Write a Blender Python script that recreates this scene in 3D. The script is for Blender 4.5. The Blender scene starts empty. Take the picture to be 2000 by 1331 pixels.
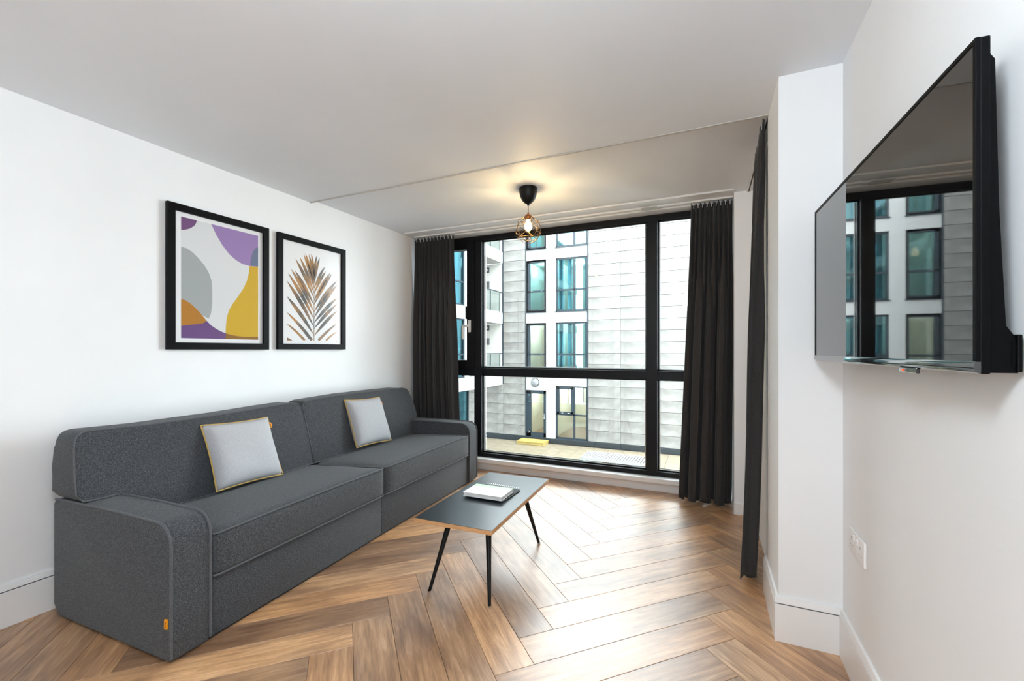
import bpy, bmesh, math, random
from mathutils import Vector, Matrix
random.seed(7)
SC = bpy.context.scene
COL = SC.collection
pi = math.pi

# ------------------------------------------------------------------ camera, sky, exposure
cam_d = bpy.data.cameras.new('camera'); cam = bpy.data.objects.new('camera', cam_d); COL.objects.link(cam)
cam_d.sensor_width = 36.0; cam_d.lens = 36.0 * 850 / 2000; cam_d.shift_y = 18.5 / 2000
cam_d.clip_start = 0.02; cam_d.clip_end = 200
cam.location = (0, 0, 1.235); cam.rotation_euler = (pi / 2, 0, math.radians(24.087))
SC.camera = cam
w = bpy.data.worlds.new('overcast_sky'); SC.world = w; w.use_nodes = True
bg = w.node_tree.nodes['Background']; bg.inputs[0].default_value = (0.87, 0.945, 1.0, 1); bg.inputs[1].default_value = 21.0
SC.view_settings.view_transform = 'Standard'; SC.view_settings.look = 'None'
SC.view_settings.exposure = 0.10; SC.view_settings.gamma = 1.0
SC.view_settings.use_curve_mapping = False
cy = SC.cycles
cy.use_denoising = True; cy.max_bounces = 10; cy.diffuse_bounces = 6; cy.glossy_bounces = 5
cy.transparent_max_bounces = 16; cy.sample_clamp_indirect = 3.5; cy.sample_clamp_direct = 40.0; cy.caustics_reflective = False; cy.caustics_refractive = False
# sampling portal in the window opening: emits nothing itself, only steers rays to the sky
pl = bpy.data.lights.new('window_portal', 'AREA'); pl.shape = 'RECTANGLE'; pl.size = 2.9; pl.size_y = 2.2
pl.cycles.is_portal = True
po = bpy.data.objects.new('window_portal', pl); COL.objects.link(po)
po.location = (-1.3, 4.26, 1.25); po.rotation_euler = (-pi / 2, 0, 0)

# ------------------------------------------------------------------ materials
MATS = {}
def nodes(name):
    m = bpy.data.materials.new(name); m.use_nodes = True
    MATS[name] = m
    return m, m.node_tree, m.node_tree.nodes['Principled BSDF']
def plain(name, col, rough=0.5, metal=0.0, spec=0.5, coat=0.0):
    m, nt, b = nodes(name)
    b.inputs['Base Color'].default_value = (*col, 1); b.inputs['Roughness'].default_value = rough
    b.inputs['Metallic'].default_value = metal; b.inputs['Specular IOR Level'].default_value = spec
    b.inputs['Coat Weight'].default_value = coat
    return m
def N(nt, t, **k):
    n = nt.nodes.new(t)
    for a, v in k.items(): setattr(n, a, v)
    return n
def ramp(nt, fac, stops):
    r = N(nt, 'ShaderNodeValToRGB'); e = r.color_ramp.elements
    while len(e) < len(stops): e.new(0.5)
    for x, (p, c) in zip(e, stops): x.position = p; x.color = (*c, 1)
    nt.links.new(fac, r.inputs[0]); return r.outputs[0]
def noisy(name, c1, c2, scale=8, rough=0.6, bump=0.0, detail=4, spec=0.5, sc3=None, lo=0.35, hi=0.65, dist=0.002, bscale=None):
    m, nt, b = nodes(name)
    tc = N(nt, 'ShaderNodeTexCoord'); mp = N(nt, 'ShaderNodeMapping')
    nt.links.new(tc.outputs['Object'], mp.inputs[0])
    if sc3: mp.inputs['Scale'].default_value = sc3
    n = N(nt, 'ShaderNodeTexNoise'); n.inputs['Scale'].default_value = scale; n.inputs['Detail'].default_value = detail
    nt.links.new(mp.outputs[0], n.inputs['Vector'])
    nt.links.new(ramp(nt, n.outputs['Fac'], [(lo, c1), (hi, c2)]), b.inputs['Base Color'])
    b.inputs['Roughness'].default_value = rough; b.inputs['Specular IOR Level'].default_value = spec
    if bump:
        bp = N(nt, 'ShaderNodeBump'); bp.inputs['Strength'].default_value = bump; bp.inputs['Distance'].default_value = dist
        src = n
        if bscale:
            src = N(nt, 'ShaderNodeTexNoise'); src.inputs['Scale'].default_value = bscale; nt.links.new(mp.outputs[0], src.inputs['Vector'])
        nt.links.new(src.outputs['Fac'], bp.inputs['Height']); nt.links.new(bp.outputs[0], b.inputs['Normal'])
    return m
def emit(name, col, s):
    m = bpy.data.materials.new(name); m.use_nodes = True; nt = m.node_tree; MATS[name] = m
    nt.nodes.remove(nt.nodes['Principled BSDF']); e = N(nt, 'ShaderNodeEmission')
    e.inputs[0].default_value = (*col, 1); e.inputs[1].default_value = s
    nt.links.new(e.outputs[0], nt.nodes['Material Output'].inputs[0]); return m
def pane(name, tint, base=0.0, gain=1.0, rough=0.0, gcol=(1, 1, 1)):
    """thin glass: tinted see-through mixed with a mirror by Fresnel"""
    m = bpy.data.materials.new(name); m.use_nodes = True; nt = m.node_tree; MATS[name] = m
    nt.nodes.remove(nt.nodes['Principled BSDF'])
    t = N(nt, 'ShaderNodeBsdfTransparent'); t.inputs[0].default_value = (*tint, 1)
    g = N(nt, 'ShaderNodeBsdfGlossy'); g.inputs['Roughness'].default_value = rough; g.inputs['Color'].default_value = (*gcol, 1)
    f = N(nt, 'ShaderNodeFresnel'); f.inputs[0].default_value = 1.45
    ma = N(nt, 'ShaderNodeMath', operation='MULTIPLY_ADD'); ma.use_clamp = True
    ma.inputs[1].default_value = gain; ma.inputs[2].default_value = base
    nt.links.new(f.outputs[0], ma.inputs[0])
    mx = N(nt, 'ShaderNodeMixShader'); nt.links.new(ma.outputs[0], mx.inputs[0])
    nt.links.new(t.outputs[0], mx.inputs[1]); nt.links.new(g.outputs[0], mx.inputs[2])
    nt.links.new(mx.outputs[0], nt.nodes['Material Output'].inputs[0]); return m

noisy('wall_paint', (.85, .855, .86), (.87, .873, .877), 3, .55, .04, bscale=260)
noisy('ceiling_paint', (.80, .832, .872), (.82, .85, .89), 3, .6, .03, bscale=260)
plain('gloss_white', (.86, .85, .84), .3)
plain('bead_paint', (.52, .50, .47), .6)
plain('black_frame', (.004, .004, .005), .45, spec=.22)
plain('black_wood', (.003, .003, .0035), .45, spec=.08)
plain('black_metal', (.003, .003, .003), .42, spec=.2)
plain('chrome', (.75, .75, .77), .15, 1)
plain('white_plastic', (.85, .83, .82), .32)
plain('dark_hole', (.22, .21, .2), .7)
plain('paper_white', (.86, .86, .86), .6)
plain('rail_white', (.8, .8, .8), .35)
plain('rubber', (.008, .008, .008), .7)
# sofa wool
def fabric(name, c1, c2, c3, scale, bump, weave=900):
    m, nt, b = nodes(name)
    tc = N(nt, 'ShaderNodeTexCoord')
    n1 = N(nt, 'ShaderNodeTexNoise'); n1.inputs['Scale'].default_value = scale; n1.inputs['Detail'].default_value = 3; n1.inputs['Roughness'].default_value = .75
    nt.links.new(tc.outputs['Object'], n1.inputs['Vector'])
    col = ramp(nt, n1.outputs['Fac'], [(.28, c1), (.5, c2), (.74, c3)])
    nt.links.new(col, b.inputs['Base Color'])
    b.inputs['Roughness'].default_value = .92; b.inputs['Specular IOR Level'].default_value = .15
    b.inputs['Sheen Weight'].default_value = .12; b.inputs['Sheen Roughness'].default_value = .5
    n2 = N(nt, 'ShaderNodeTexNoise'); n2.inputs['Scale'].default_value = weave; n2.inputs['Detail'].default_value = 2
    nt.links.new(tc.outputs['Object'], n2.inputs['Vector'])
    bp = N(nt, 'ShaderNodeBump'); bp.inputs['Strength'].default_value = bump; bp.inputs['Distance'].default_value = .0015
    nt.links.new(n2.outputs['Fac'], bp.inputs['Height']); nt.links.new(bp.outputs[0], b.inputs['Normal'])
    return m
fabric('sofa_wool', (.013, .0137, .0149), (.046, .048, .052), (.135, .139, .147), 240, .5)
fabric('sofa_piping', (.045, .047, .05), (.08, .082, .088), (.14, .143, .15), 400, .4)
fabric('cushion_wool', (.33, .33, .345), (.43, .43, .445), (.54, .54, .555), 300, .35)
fabric('curtain_cloth', (.020, .018, .018), (.033, .030, .0295), (.050, .045, .043), 260, .3)
plain('mustard', (.56, .36, .10), .8)
plain('tag_orange', (.80, .30, .005), .6)
# oak planks: grain runs along each plank's local x
m, nt, b = nodes('oak_plank')
tc = N(nt, 'ShaderNodeTexCoord'); oi = N(nt, 'ShaderNodeObjectInfo')
add = N(nt, 'ShaderNodeVectorMath', operation='MULTIPLY_ADD'); add.inputs[1].default_value = (1, 1, 1)
rv = N(nt, 'ShaderNodeVectorMath', operation='SCALE'); rv.inputs[0].default_value = (37, 91, 53); nt.links.new(oi.outputs['Random'], rv.inputs['Scale'])
nt.links.new(tc.outputs['Object'], add.inputs[0]); nt.links.new(rv.outputs[0], add.inputs[2])
def mapped(sc):
    mp = N(nt, 'ShaderNodeMapping'); mp.inputs['Scale'].default_value = sc; nt.links.new(add.outputs[0], mp.inputs[0]); return mp.outputs[0]
g1 = N(nt, 'ShaderNodeTexNoise'); g1.inputs['Scale'].default_value = 1.0; g1.inputs['Detail'].default_value = 9; g1.inputs['Roughness'].default_value = .62; g1.inputs['Distortion'].default_value = .6
nt.links.new(mapped((4.0, 46, 1)), g1.inputs['Vector'])
g2 = N(nt, 'ShaderNodeTexNoise'); g2.inputs['Scale'].default_value = 1.0; g2.inputs['Detail'].default_value = 3
nt.links.new(mapped((14, 260, 1)), g2.inputs['Vector'])
g3 = N(nt, 'ShaderNodeTexNoise'); g3.inputs['Scale'].default_value = 1.0; g3.inputs['Detail'].default_value = 2
nt.links.new(mapped((3.2, 7.0, 1)), g3.inputs['Vector'])
c1 = ramp(nt, g1.outputs['Fac'], [(.25, (.20, .105, .05)), (.5, (.42, .25, .135)), (.75, (.62, .43, .275))])
c3 = ramp(nt, g3.outputs['Fac'], [(.34, (.66, .62, .62)), (.6, (1.08, 1.06, 1.02))])
c2 = ramp(nt, g2.outputs['Fac'], [(.3, (.78, .76, .74)), (.6, (1.05, 1.05, 1.05))])
def mul(a, bb):
    x = N(nt, 'ShaderNodeMix', data_type='RGBA', blend_type='MULTIPLY'); x.inputs[0].default_value = 1
    nt.links.new(a, x.inputs[6]); nt.links.new(bb, x.inputs[7]); return x.outputs[2]
tone = ramp(nt, oi.outputs['Random'], [(0, (.55, .48, .44)), (.14, (.82, .76, .72)), (.3, (1.22, 1.06, .86)), (.46, (.98, .96, .95)), (.62, (1.32, 1.22, 1.08)), (.76, (.80, .76, .75)), (.9, (1.3, 1.3, 1.28)), (1, (1.12, .92, .70))])
colr = mul(mul(mul(c1, c2), c3), tone)
nt.links.new(colr, b.inputs['Base Color'])
rr = N(nt, 'ShaderNodeMapRange'); rr.inputs[3].default_value = .36; rr.inputs[4].default_value = .48
nt.links.new(g2.outputs['Fac'], rr.inputs[0]); nt.links.new(rr.outputs[0], b.inputs['Roughness'])
b.inputs['Specular IOR Level'].default_value = 1.0
b.inputs['Coat Weight'].default_value = .3; b.inputs['Coat Roughness'].default_value = .38
bp = N(nt, 'ShaderNodeBump'); bp.inputs['Strength'].default_value = .12; bp.inputs['Distance'].default_value = .001
nt.links.new(g2.outputs['Fac'], bp.inputs['Height']); nt.links.new(bp.outputs[0], b.inputs['Normal'])
plain('floor_joint', (.06, .035, .02), .8)
noisy('ply_edge', (.42, .21, .09), (.60, .34, .16), 6, .5, 0, sc3=(3, 3, 90))
noisy('table_laminate', (.010, .016, .019), (.014, .020, .024), 4, .30, .02, bscale=300, spec=.4)
pane('window_glass', (.96, .985, .98), 0.0, .8)
pane('picture_glass', (.985, .985, .985), 0.0, .05, rough=.32)
pane('bulb_glass', (1, .93, .8), .03, .6)
pane('facade_glass_upper', (.60, .80, .83), .05, .8, gcol=(.6, .92, 1))
pane('facade_glass', (.86, .90, .86), .06, .8, gcol=(.85, .97, 1))
pane('balcony_glass', (.90, .96, .95), .05, .6)
m = plain('tv_screen', (.003, .003, .0035), .02, 0, .8, .3)
plain('tv_body', (.002, .002, .0024), .45, spec=.06)
plain('tv_gloss', (.006, .006, .007), .06, coat=1)
emit('led_red', (1, .08, .03), 2.0)
emit('bulb_glow', (1.0, .75, .42), 2000.0)
m = pane('bulb_frost', (1, .95, .85), .02, .5); nt = m.node_tree
e_ = N(nt, 'ShaderNodeEmission'); e_.inputs[0].default_value = (1, .72, .30, 1); e_.inputs[1].default_value = 5.0
a_ = N(nt, 'ShaderNodeAddShader'); mxn = [n for n in nt.nodes if n.type == 'MIX_SHADER'][0]
nt.links.new(mxn.outputs[0], a_.inputs[0]); nt.links.new(e_.outputs[0], a_.inputs[1]); nt.links.new(a_.outputs[0], nt.nodes['Material Output'].inputs[0])
emit('fill_globe_glow', (.82, .925, 1.0), 46.0)  # emission of the added globe pendant
emit('fill_globe_glow_floor', (.82, .925, 1.0), 47.0)  # emission of the added floor lamp
emit('spot_glow', (1, .95, .85), 14.0)
plain('copper', (.45, .17, .06), .3, 1)
plain('brass_wire', (.16, .10, .045), .45, 1)
# outside
noisy('limestone', (.098, .091, .082), (.168, .160, .148), 1.6, .8, .1, detail=8, lo=.38, hi=.6, dist=.01)
plain('render_white', (.29, .282, .272), .8)
plain('render_cream', (.40, .385, .35), .8)
plain('opal_cover', (.16, .16, .165), .4)
plain('slate_frame', (.014, .021, .027), .45, spec=.3)
plain('dark_joint', (.05, .05, .05), .9)
plain('kerb_dark', (.010, .014, .016), .6, spec=.3)
noisy('paving', (.135, .108, .07), (.19, .158, .113), 2.5, .35, .05)
plain('paving_bed', (.08, .07, .055), .8)
plain('grille_white', (.21, .21, .21), .5)
noisy('yellow_board', (.22, .15, .035), (.27, .20, .06), 6, .6)
plain('room_cream', (.80, .785, .70), .8)
plain('room_floor', (.22, .13, .07), .5)
plain('sheer_white', (.50, .54, .54), .9)
plain('room_teal', (.20, .33, .35), .6)
plain('outer_cladding', (.10, .14, .155), .6)
plain('art_grey', (.36, .385, .385), .7); plain('art_purple', (.13, .055, .19), .7); plain('art_plum', (.15, .06, .17), .7)
plain('art_lilac', (.30, .19, .42), .7); plain('art_yellow', (.58, .355, .005), .7); plain('art_orange', (.40, .16, .004), .7)
plain('art_slate', (.12, .15, .24), .7); plain('art_brown', (.25, .11, .005), .7); plain('art_paper', (.70, .71, .72), .7)
noisy('art_leaf', (.045, .034, .024), (.40, .175, .02), 7, .6, detail=3, lo=.4, hi=.62)
plain('mat_board', (.86, .86, .87), .8)
plain('book_green', (.48, .66, .44), .5); plain('book_cover', (.84, .83, .82), .45)
noisy('book_pages', (.62, .61, .58), (.8, .79, .76), 5, .8, sc3=(1, 1, 300))
plain('ink_grey', (.2, .2, .2), .6)

# ------------------------------------------------------------------ mesh helpers
def box(bm, x0, x1, y0, y1, z0, z1, bev=0, seg=2):
    r = bmesh.ops.create_cube(bm, size=1.0); vs = r['verts']
    for v in vs:
        v.co = Vector((x0 if v.co.x < 0 else x1, y0 if v.co.y < 0 else y1, z0 if v.co.z < 0 else z1))
    if bev:
        es = list({e for v in vs for e in v.link_edges})
        bmesh.ops.bevel(bm, geom=es, offset=bev, segments=seg, profile=.5, affect='EDGES')
def tube(bm, pts, r, n=8, closed=False, caps=True):
    pts = [Vector(p) for p in pts]; k = len(pts); rings = []
    rad = r if isinstance(r, (list, tuple)) else [r] * k
    prev = None
    for i, p in enumerate(pts):
        if closed: d = pts[(i + 1) % k] - pts[i - 1]
        else: d = pts[min(i + 1, k - 1)] - pts[max(i - 1, 0)]
        d.normalize()
        if prev is None:
            up = Vector((0, 0, 1)) if abs(d.z) < .95 else Vector((1, 0, 0))
            u = d.cross(up).normalized()
        else:
            u = (prev - d * prev.dot(d)).normalized()
        prev = u; v = d.cross(u)
        rings.append([bm.verts.new(p + rad[i] * (math.cos(2 * pi * j / n) * u + math.sin(2 * pi * j / n) * v)) for j in range(n)])
    for i in range(k if closed else k - 1):
        a, b2 = rings[i], rings[(i + 1) % k]
        for j in range(n): bm.faces.new((a[j], a[(j + 1) % n], b2[(j + 1) % n], b2[j]))
    if caps and not closed:
        bm.faces.new(rings[0]); bm.faces.new(rings[-1])
def lathe(bm, prof, c=(0, 0, 0), n=24):
    rings = []
    for r, z in prof:
        if r < 1e-6: rings.append([bm.verts.new((c[0], c[1], c[2] + z))])
        else: rings.append([bm.verts.new((c[0] + r * math.cos(2 * pi * j / n), c[1] + r * math.sin(2 * pi * j / n), c[2] + z)) for j in range(n)])
    for a, b2 in zip(rings, rings[1:]):
        for j in range(n):
            k = (j + 1) % n
            if len(a) == 1 and len(b2) == 1: continue
            if len(a) == 1: bm.faces.new((a[0], b2[k], b2[j]))
            elif len(b2) == 1: bm.faces.new((a[j], a[k], b2[0]))
            else: bm.faces.new((a[j], a[k], b2[k], b2[j]))
def prism(bm, poly, f0, f1, bev=0, seg=2):
    """poly: list of 2D points; f0/f1 map a 2D point to the 3D point on the two faces"""
    a = [bm.verts.new(f0(*p)) for p in poly]; b2 = [bm.verts.new(f1(*p)) for p in poly]; n = len(poly)
    fs = [bm.faces.new(a[::-1]), bm.faces.new(b2)]
    for i in range(n): fs.append(bm.faces.new((a[i], a[(i + 1) % n], b2[(i + 1) % n], b2[i])))
    if bev:
        es = list(set(fs[0].edges) | set(fs[1].edges))
        bmesh.ops.bevel(bm, geom=es, offset=bev, segments=seg, profile=.5, affect='EDGES')
def finish(name, bm, mat, parent=None, smooth=False, angle=35):
    bmesh.ops.recalc_face_normals(bm, faces=bm.faces)
    me = bpy.data.meshes.new(name); bm.to_mesh(me); bm.free()
    me.materials.append(MATS[mat])
    if smooth:
        me.polygons.foreach_set('use_smooth', [True] * len(me.polygons))
        try: me.set_sharp_from_angle(angle=math.radians(angle))
        except Exception: pass
    o = bpy.data.objects.new(name, me); COL.objects.link(o)
    if parent: o.parent = parent
    return o
def B(name, mat, parent, *dims, bev=0, **k):
    bm = bmesh.new(); box(bm, *dims, bev=bev); return finish(name, bm, mat, parent, **k)
def tag(o, label=None, cat=None, group=None, kind=None):
    if label: o['label'] = label
    if cat: o['category'] = cat
    if group: o['group'] = group
    if kind: o['kind'] = kind
    return o
def empty(name, loc=(0, 0, 0), rz=0, label=None, cat=None, group=None, kind=None):
    o = bpy.data.objects.new(name, None); COL.objects.link(o); o.location = loc; o.rotation_euler = (0, 0, rz)
    o.empty_display_size = .1
    return tag(o, label, cat, group, kind)
def point_light(parent, loc, energy, col, r):
    l = bpy.data.lights.new('point_light', 'POINT'); l.energy = energy; l.color = col; l.shadow_soft_size = r
    o = bpy.data.objects.new('point_light', l); COL.objects.link(o); o.parent = parent; o.location = loc; return o
def arc(cx, cz, r, a0, a1, n=6):
    return [(cx + r * math.cos(math.radians(a0 + (a1 - a0) * i / n)), cz + r * math.sin(math.radians(a0 + (a1 - a0) * i / n))) for i in range(n + 1)]

# ------------------------------------------------------------------ room shell
XL, XR, YB, YW = -2.856, .505, -3.0, 4.0
ZC, ZB = 2.40, 2.425                     # main ceiling, window-bay ceiling
XPL, YP0, YP1 = .28, 2.158, 2.51         # pillar
XBW = .318                               # right wall of the bay
def S(name, label, cat, mat, *dims, bev=0, parent=None):
    o = B(name, mat, parent, *dims, bev=bev); return tag(o, label, cat, kind='structure')
floor = S('floor', 'oak-look floor laid in a herringbone pattern', 'floor', 'floor_joint', XL - .02, XR + .02, YB, YW + .05, -.14, -.0105)
# herringbone planks
WP, LP, X0, Y0 = .1658, 1.032, -.617, 2.064
ep = Vector((1, 1)) / math.sqrt(2); eq = Vector((-1, 1)) / math.sqrt(2)
def clip(poly):
    for ax, lim, sgn in ((0, XL + .001, 1), (0, XR - .001, -1), (1, YB + .001, 1), (1, YW - .012, -1)):
        out = []
        for i in range(len(poly)):
            a, c = poly[i], poly[(i + 1) % len(poly)]
            da, dc = sgn * (a[ax] - lim), sgn * (c[ax] - lim)
            if da >= 0: out.append(a)
            if da * dc < 0: t = da / (da - dc); out.append(a + (c - a) * t)
        poly = out
        if len(poly) < 3: return []
    return poly
def plank(p0, p1, q0, q1, along_p):
    g = .0007
    cs = [(p0 + g, q0 + g), (p1 - g, q0 + g), (p1 - g, q1 - g), (p0 + g, q1 - g)]
    poly = clip([Vector((X0, Y0)) + ep * a + eq * c for a, c in cs])
    if not poly: return
    area = abs(sum(poly[i].x * poly[(i + 1) % len(poly)].y - poly[(i + 1) % len(poly)].x * poly[i].y for i in range(len(poly)))) / 2
    if area < .0008: return
    ctr = Vector((X0, Y0)) + ep * (p0 + p1) / 2 + eq * (q0 + q1) / 2
    ang = pi / 4 if along_p else 3 * pi / 4
    R = Matrix.Rotation(-ang, 2)
    loc = [R @ (v - ctr) for v in poly]
    bm = bmesh.new(); prism(bm, [(v.x, v.y) for v in loc], lambda x, y: (x, y, -.010), lambda x, y: (x, y, 0.0))
    top = max(bm.faces, key=lambda f: f.calc_center_median().z)
    bmesh.ops.bevel(bm, geom=list(top.edges), offset=.0010, segments=1, affect='EDGES')
    o = finish('plank', bm, 'oak_plank', floor); o.location = (ctr.x, ctr.y, 0); o.rotation_euler = (0, 0, ang)
for sh in range(-3, 4):
    for k in range(-30, 20):
        a, c = k * WP + sh * LP, k * WP - sh * LP
        plank(a, a + LP, c, c + WP, True)
        plank(a, a + WP, c + WP, c + WP + LP, False)

S('wall_left', 'plain white wall behind the sofa carrying two framed prints', 'wall', 'wall_paint', XL - .2, XL, YB - .2, YW + .2, -.14, ZB + .2)
S('wall_right', 'white wall with the television and double socket', 'wall', 'wall_paint', XR, XR + .2, YB - .2, YP0, -.14, ZB + .2)
S('wall_pillar', 'projecting white pillar between television wall and dark curtain', 'wall', 'wall_paint', XPL, XR + .2, YP0, YP1, -.14, ZB + .2)
S('wall_bay', 'short white wall behind the curtain beside the pillar', 'wall', 'wall_paint', XBW, XR + .2, YP1, YW + .2, -.14, ZB + .2)
S('wall_pier', 'narrow white pier at the right end of the window', 'wall', 'wall_paint', .19, XBW, 3.68, YW + .2, -.14, ZB)
S('wall_back', 'plain white wall at the near end of the room', 'wall', 'wall_paint', XL, XR, YB - .2, YB, -.14, ZB + .2)
S('wall_window', 'white strip of wall left of the window frame', 'wall', 'wall_paint', XL, -2.80, YW, YW + .2, -.14, ZB + .2)
S('ceiling', 'smooth white ceiling over the sofa area', 'ceiling', 'ceiling_paint', XL, XR, YB, 2.478, ZC, ZB + .2)
o = S('ceiling', 'slightly raised white ceiling in the window bay', 'ceiling', 'ceiling_paint', XL, XBW, 2.492, YW + .2, ZB, ZB + .2)
S('trim_1', 'thin greyish bead along the ceiling step', 'trim', 'bead_paint', XL, XPL, 2.478, 2.492, ZC - .004, ZB + .1)
S('wall_threshold', 'concrete edge under the window', 'wall', 'wall_paint', -2.80, .19, YW + .001, YW + .2, -.14, -.002)
# our own building seen from the courtyard
out = empty('wall_outer', (-1, 4.2, -3), 0, 'outer face of the building around the window', 'wall', kind='structure')
for d in ((-9, XL - .2, 4.0, 4.2, -3, 9), (XR + .2, 7, 4.0, 4.2, -3, 9), (XL - .2, XR + .2, 4.0, 4.2, ZB + .2, 9), (XL - .2, XR + .2, 4.0, 4.2, -3, -.14)):
    bm = bmesh.new(); box(bm, *d); bmesh.ops.translate(bm, verts=bm.verts, vec=(1, -4.2, 3)); finish('cladding', bm, 'outer_cladding', out)

# baseboards: tall board, groove, moulded top edge
def baseboard(name, label, segs):
    """segs: list of (x0,x1,y0,y1) footprints"""
    e = empty(name, (segs[0][0], segs[0][2], 0), 0, label, 'baseboard', kind='structure')
    ox, oy = segs[0][0], segs[0][2]
    for x0, x1, y0, y1, inw in segs:
        B('board', 'gloss_white', e, x0 - ox, x1 - ox, y0 - oy, y1 - oy, 0, .1585, bev=.0012)
        B('groove', 'dark_joint', e, x0 - ox + .003, x1 - ox - .003, y0 - oy + .003, y1 - oy - .003, .1585, .1635)
        bm = bmesh.new(); box(bm, x0 - ox, x1 - ox, y0 - oy, y1 - oy, .1635, .187)
        for v in bm.verts:
            if v.co.z > .18:
                if inw == 'x-' and v.co.x < (x0 + x1) / 2 - ox: v.co.x += .006
                if inw == 'x+' and v.co.x > (x0 + x1) / 2 - ox: v.co.x -= .006
                if inw == 'y-' and v.co.y < (y0 + y1) / 2 - oy: v.co.y += .006
        finish('moulding', bm, 'gloss_white', e)
    return e
baseboard('baseboard_left', 'tall white baseboard along the sofa wall', [(XL + .0005, XL + .016, YB + .001, YW - .03, 'x+')])
baseboard('baseboard_right', 'tall white baseboard wrapping television wall and pillar', [
    (XR - .016, XR - .0005, YB + .001, YP0 - .0165, 'x-'), (XPL - .0155, XR - .0005, YP0 - .016, YP0 - .0005, 'y-'), (XPL - .0155, XPL - .0005, YP0 - .0004, YP1 + .045, 'x-')])
S('baseboard_pier', 'low white baseboard on the window pier', 'baseboard', 'gloss_white', .188, XBW - .001, 3.664, 3.6795, 0.0005, .085, bev=.001)

# ------------------------------------------------------------------ window
win = empty('window_1', (-1.3, 4.05, 0), 0, 'floor-to-ceiling black aluminium window with casement and fixed panes', 'window', kind='structure')
def W(name, mat, x0, x1, y0, y1, z0, z1, bev=.002, par=None):
    return B(name, mat, par or win, x0 + 1.3, x1 + 1.3, y0 - 4.05, y1 - 4.05, z0, z1, bev=bev)
XF0, XF1 = -2.798, .188
fy0, fy1 = 4.0, 4.075
W('head_rail', 'black_frame', XF0, XF1, fy0, fy1, 2.375, 2.4235)
W('bottom_rail', 'black_frame', XF0, XF1, fy0, fy1, .128, .168)
W('jamb', 'black_frame', XF0, XF0 + .05, fy0 + .001, fy1 - .001, .168, 2.375)
W('jamb', 'black_frame', XF1 - .05, XF1, fy0 + .001, fy1 - .001, .168, 2.375)
W('mullion', 'black_frame', -2.222, -2.136, fy0 + .001, fy1 - .001, .168, 2.375)
W('mullion', 'black_frame', -.484, -.393, fy0 - .004, fy1 - .001, .168, 2.375)
W('transom', 'black_frame', -2.136, -.484, fy0 + .002, fy1 - .002, .975, 1.049)
W('transom', 'black_frame', -.393, XF1 - .05, fy0 + .002, fy1 - .002, .975, 1.049)
W('transom', 'black_frame', XF0 + .05, -2.222, fy0 + .002, fy1 - .002, .975, 1.049)
for a, c, d, e in ((-2.136, -.484, 1.049, 2.375), (-2.136, -.484, .168, .975), (-.393, XF1 - .05, 1.049, 2.375), (-.393, XF1 - .05, .168, .975), (XF0 + .05, -2.222, .168, .975)):
    W('pane', 'window_glass', a, c, 4.048, 4.054, d, e, bev=0)
    # grey glazing bead and bright spacer round each pane
    bm = bmesh.new()
    for dd in ((a, a + .012, d, e), (c - .012, c, d, e), (a, c, d, d + .012), (a, c, e - .012, e)):
        box(bm, dd[0] + 1.3, dd[1] + 1.3, -.02, -.003, dd[2], dd[3])
    finish('glazing_bead', bm, 'black_frame', win)
    bm = bmesh.new()
    for dd in ((a + .012, a + .020, d + .012, e - .012), (c - .020, c - .012, d + .012, e - .012), (a + .012, c - .012, d + .012, d + .019)):
        box(bm, dd[0] + 1.3, dd[1] + 1.3, .005, .018, dd[2], dd[3])
    finish('spacer_bar', bm, 'chrome', win)
# casement sash
bm = bmesh.new()
sx0, sx1, sz0, sz1 = XF0 + .045, -2.222 + .004, 1.044, 2.38
for dd in ((sx0, sx0 + .085, sz0, sz1), (sx1 - .085, sx1, sz0, sz1), (sx0 + .085, sx1 - .085, sz0, sz0 + .085), (sx0 + .085, sx1 - .085, sz1 - .085, sz1)):
    box(bm, dd[0] + 1.3, dd[1] + 1.3, -.066, .01, dd[2], dd[3], bev=.002)
sash = finish('casement_sash', bm, 'black_frame', win)
W('pane', 'window_glass', sx0 + .085, sx1 - .085, 4.02, 4.026, sz0 + .085, sz1 - .085, bev=0)
bm = bmesh.new()
box(bm, -2.283 + 1.3, -2.250 + 1.3, -.078, -.066, 1.42, 1.55, bev=.008)
box(bm, -2.277 + 1.3, -2.256 + 1.3, -.11, -.078, 1.475, 1.497, bev=.004)
box(bm, -2.335 + 1.3, -2.262 + 1.3, -.115, -.098, 1.473, 1.499, bev=.005)
box(bm, -2.337 + 1.3, -2.313 + 1.3, -.118, -.096, 1.345, 1.497, bev=.008)
h = finish('handle', bm, 'white_plastic', sash, smooth=True); h['label'] = 'white window handle'
# sill
sill = empty('trim_2', (-1.3, 3.98, 0), 0, 'low white window sill with riser board below the glazing', 'sill', kind='structure')
B('sill_board', 'gloss_white', sill, XF0 + 1.3 + .002, XF1 + 1.3 - .002, -.055, .10, .084, .126, bev=.004)
B('riser_board', 'gloss_white', sill, XF0 + 1.3 + .002, XF1 + 1.3 - .002, 0.0, .016, .0005, .077, bev=.002)
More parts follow.
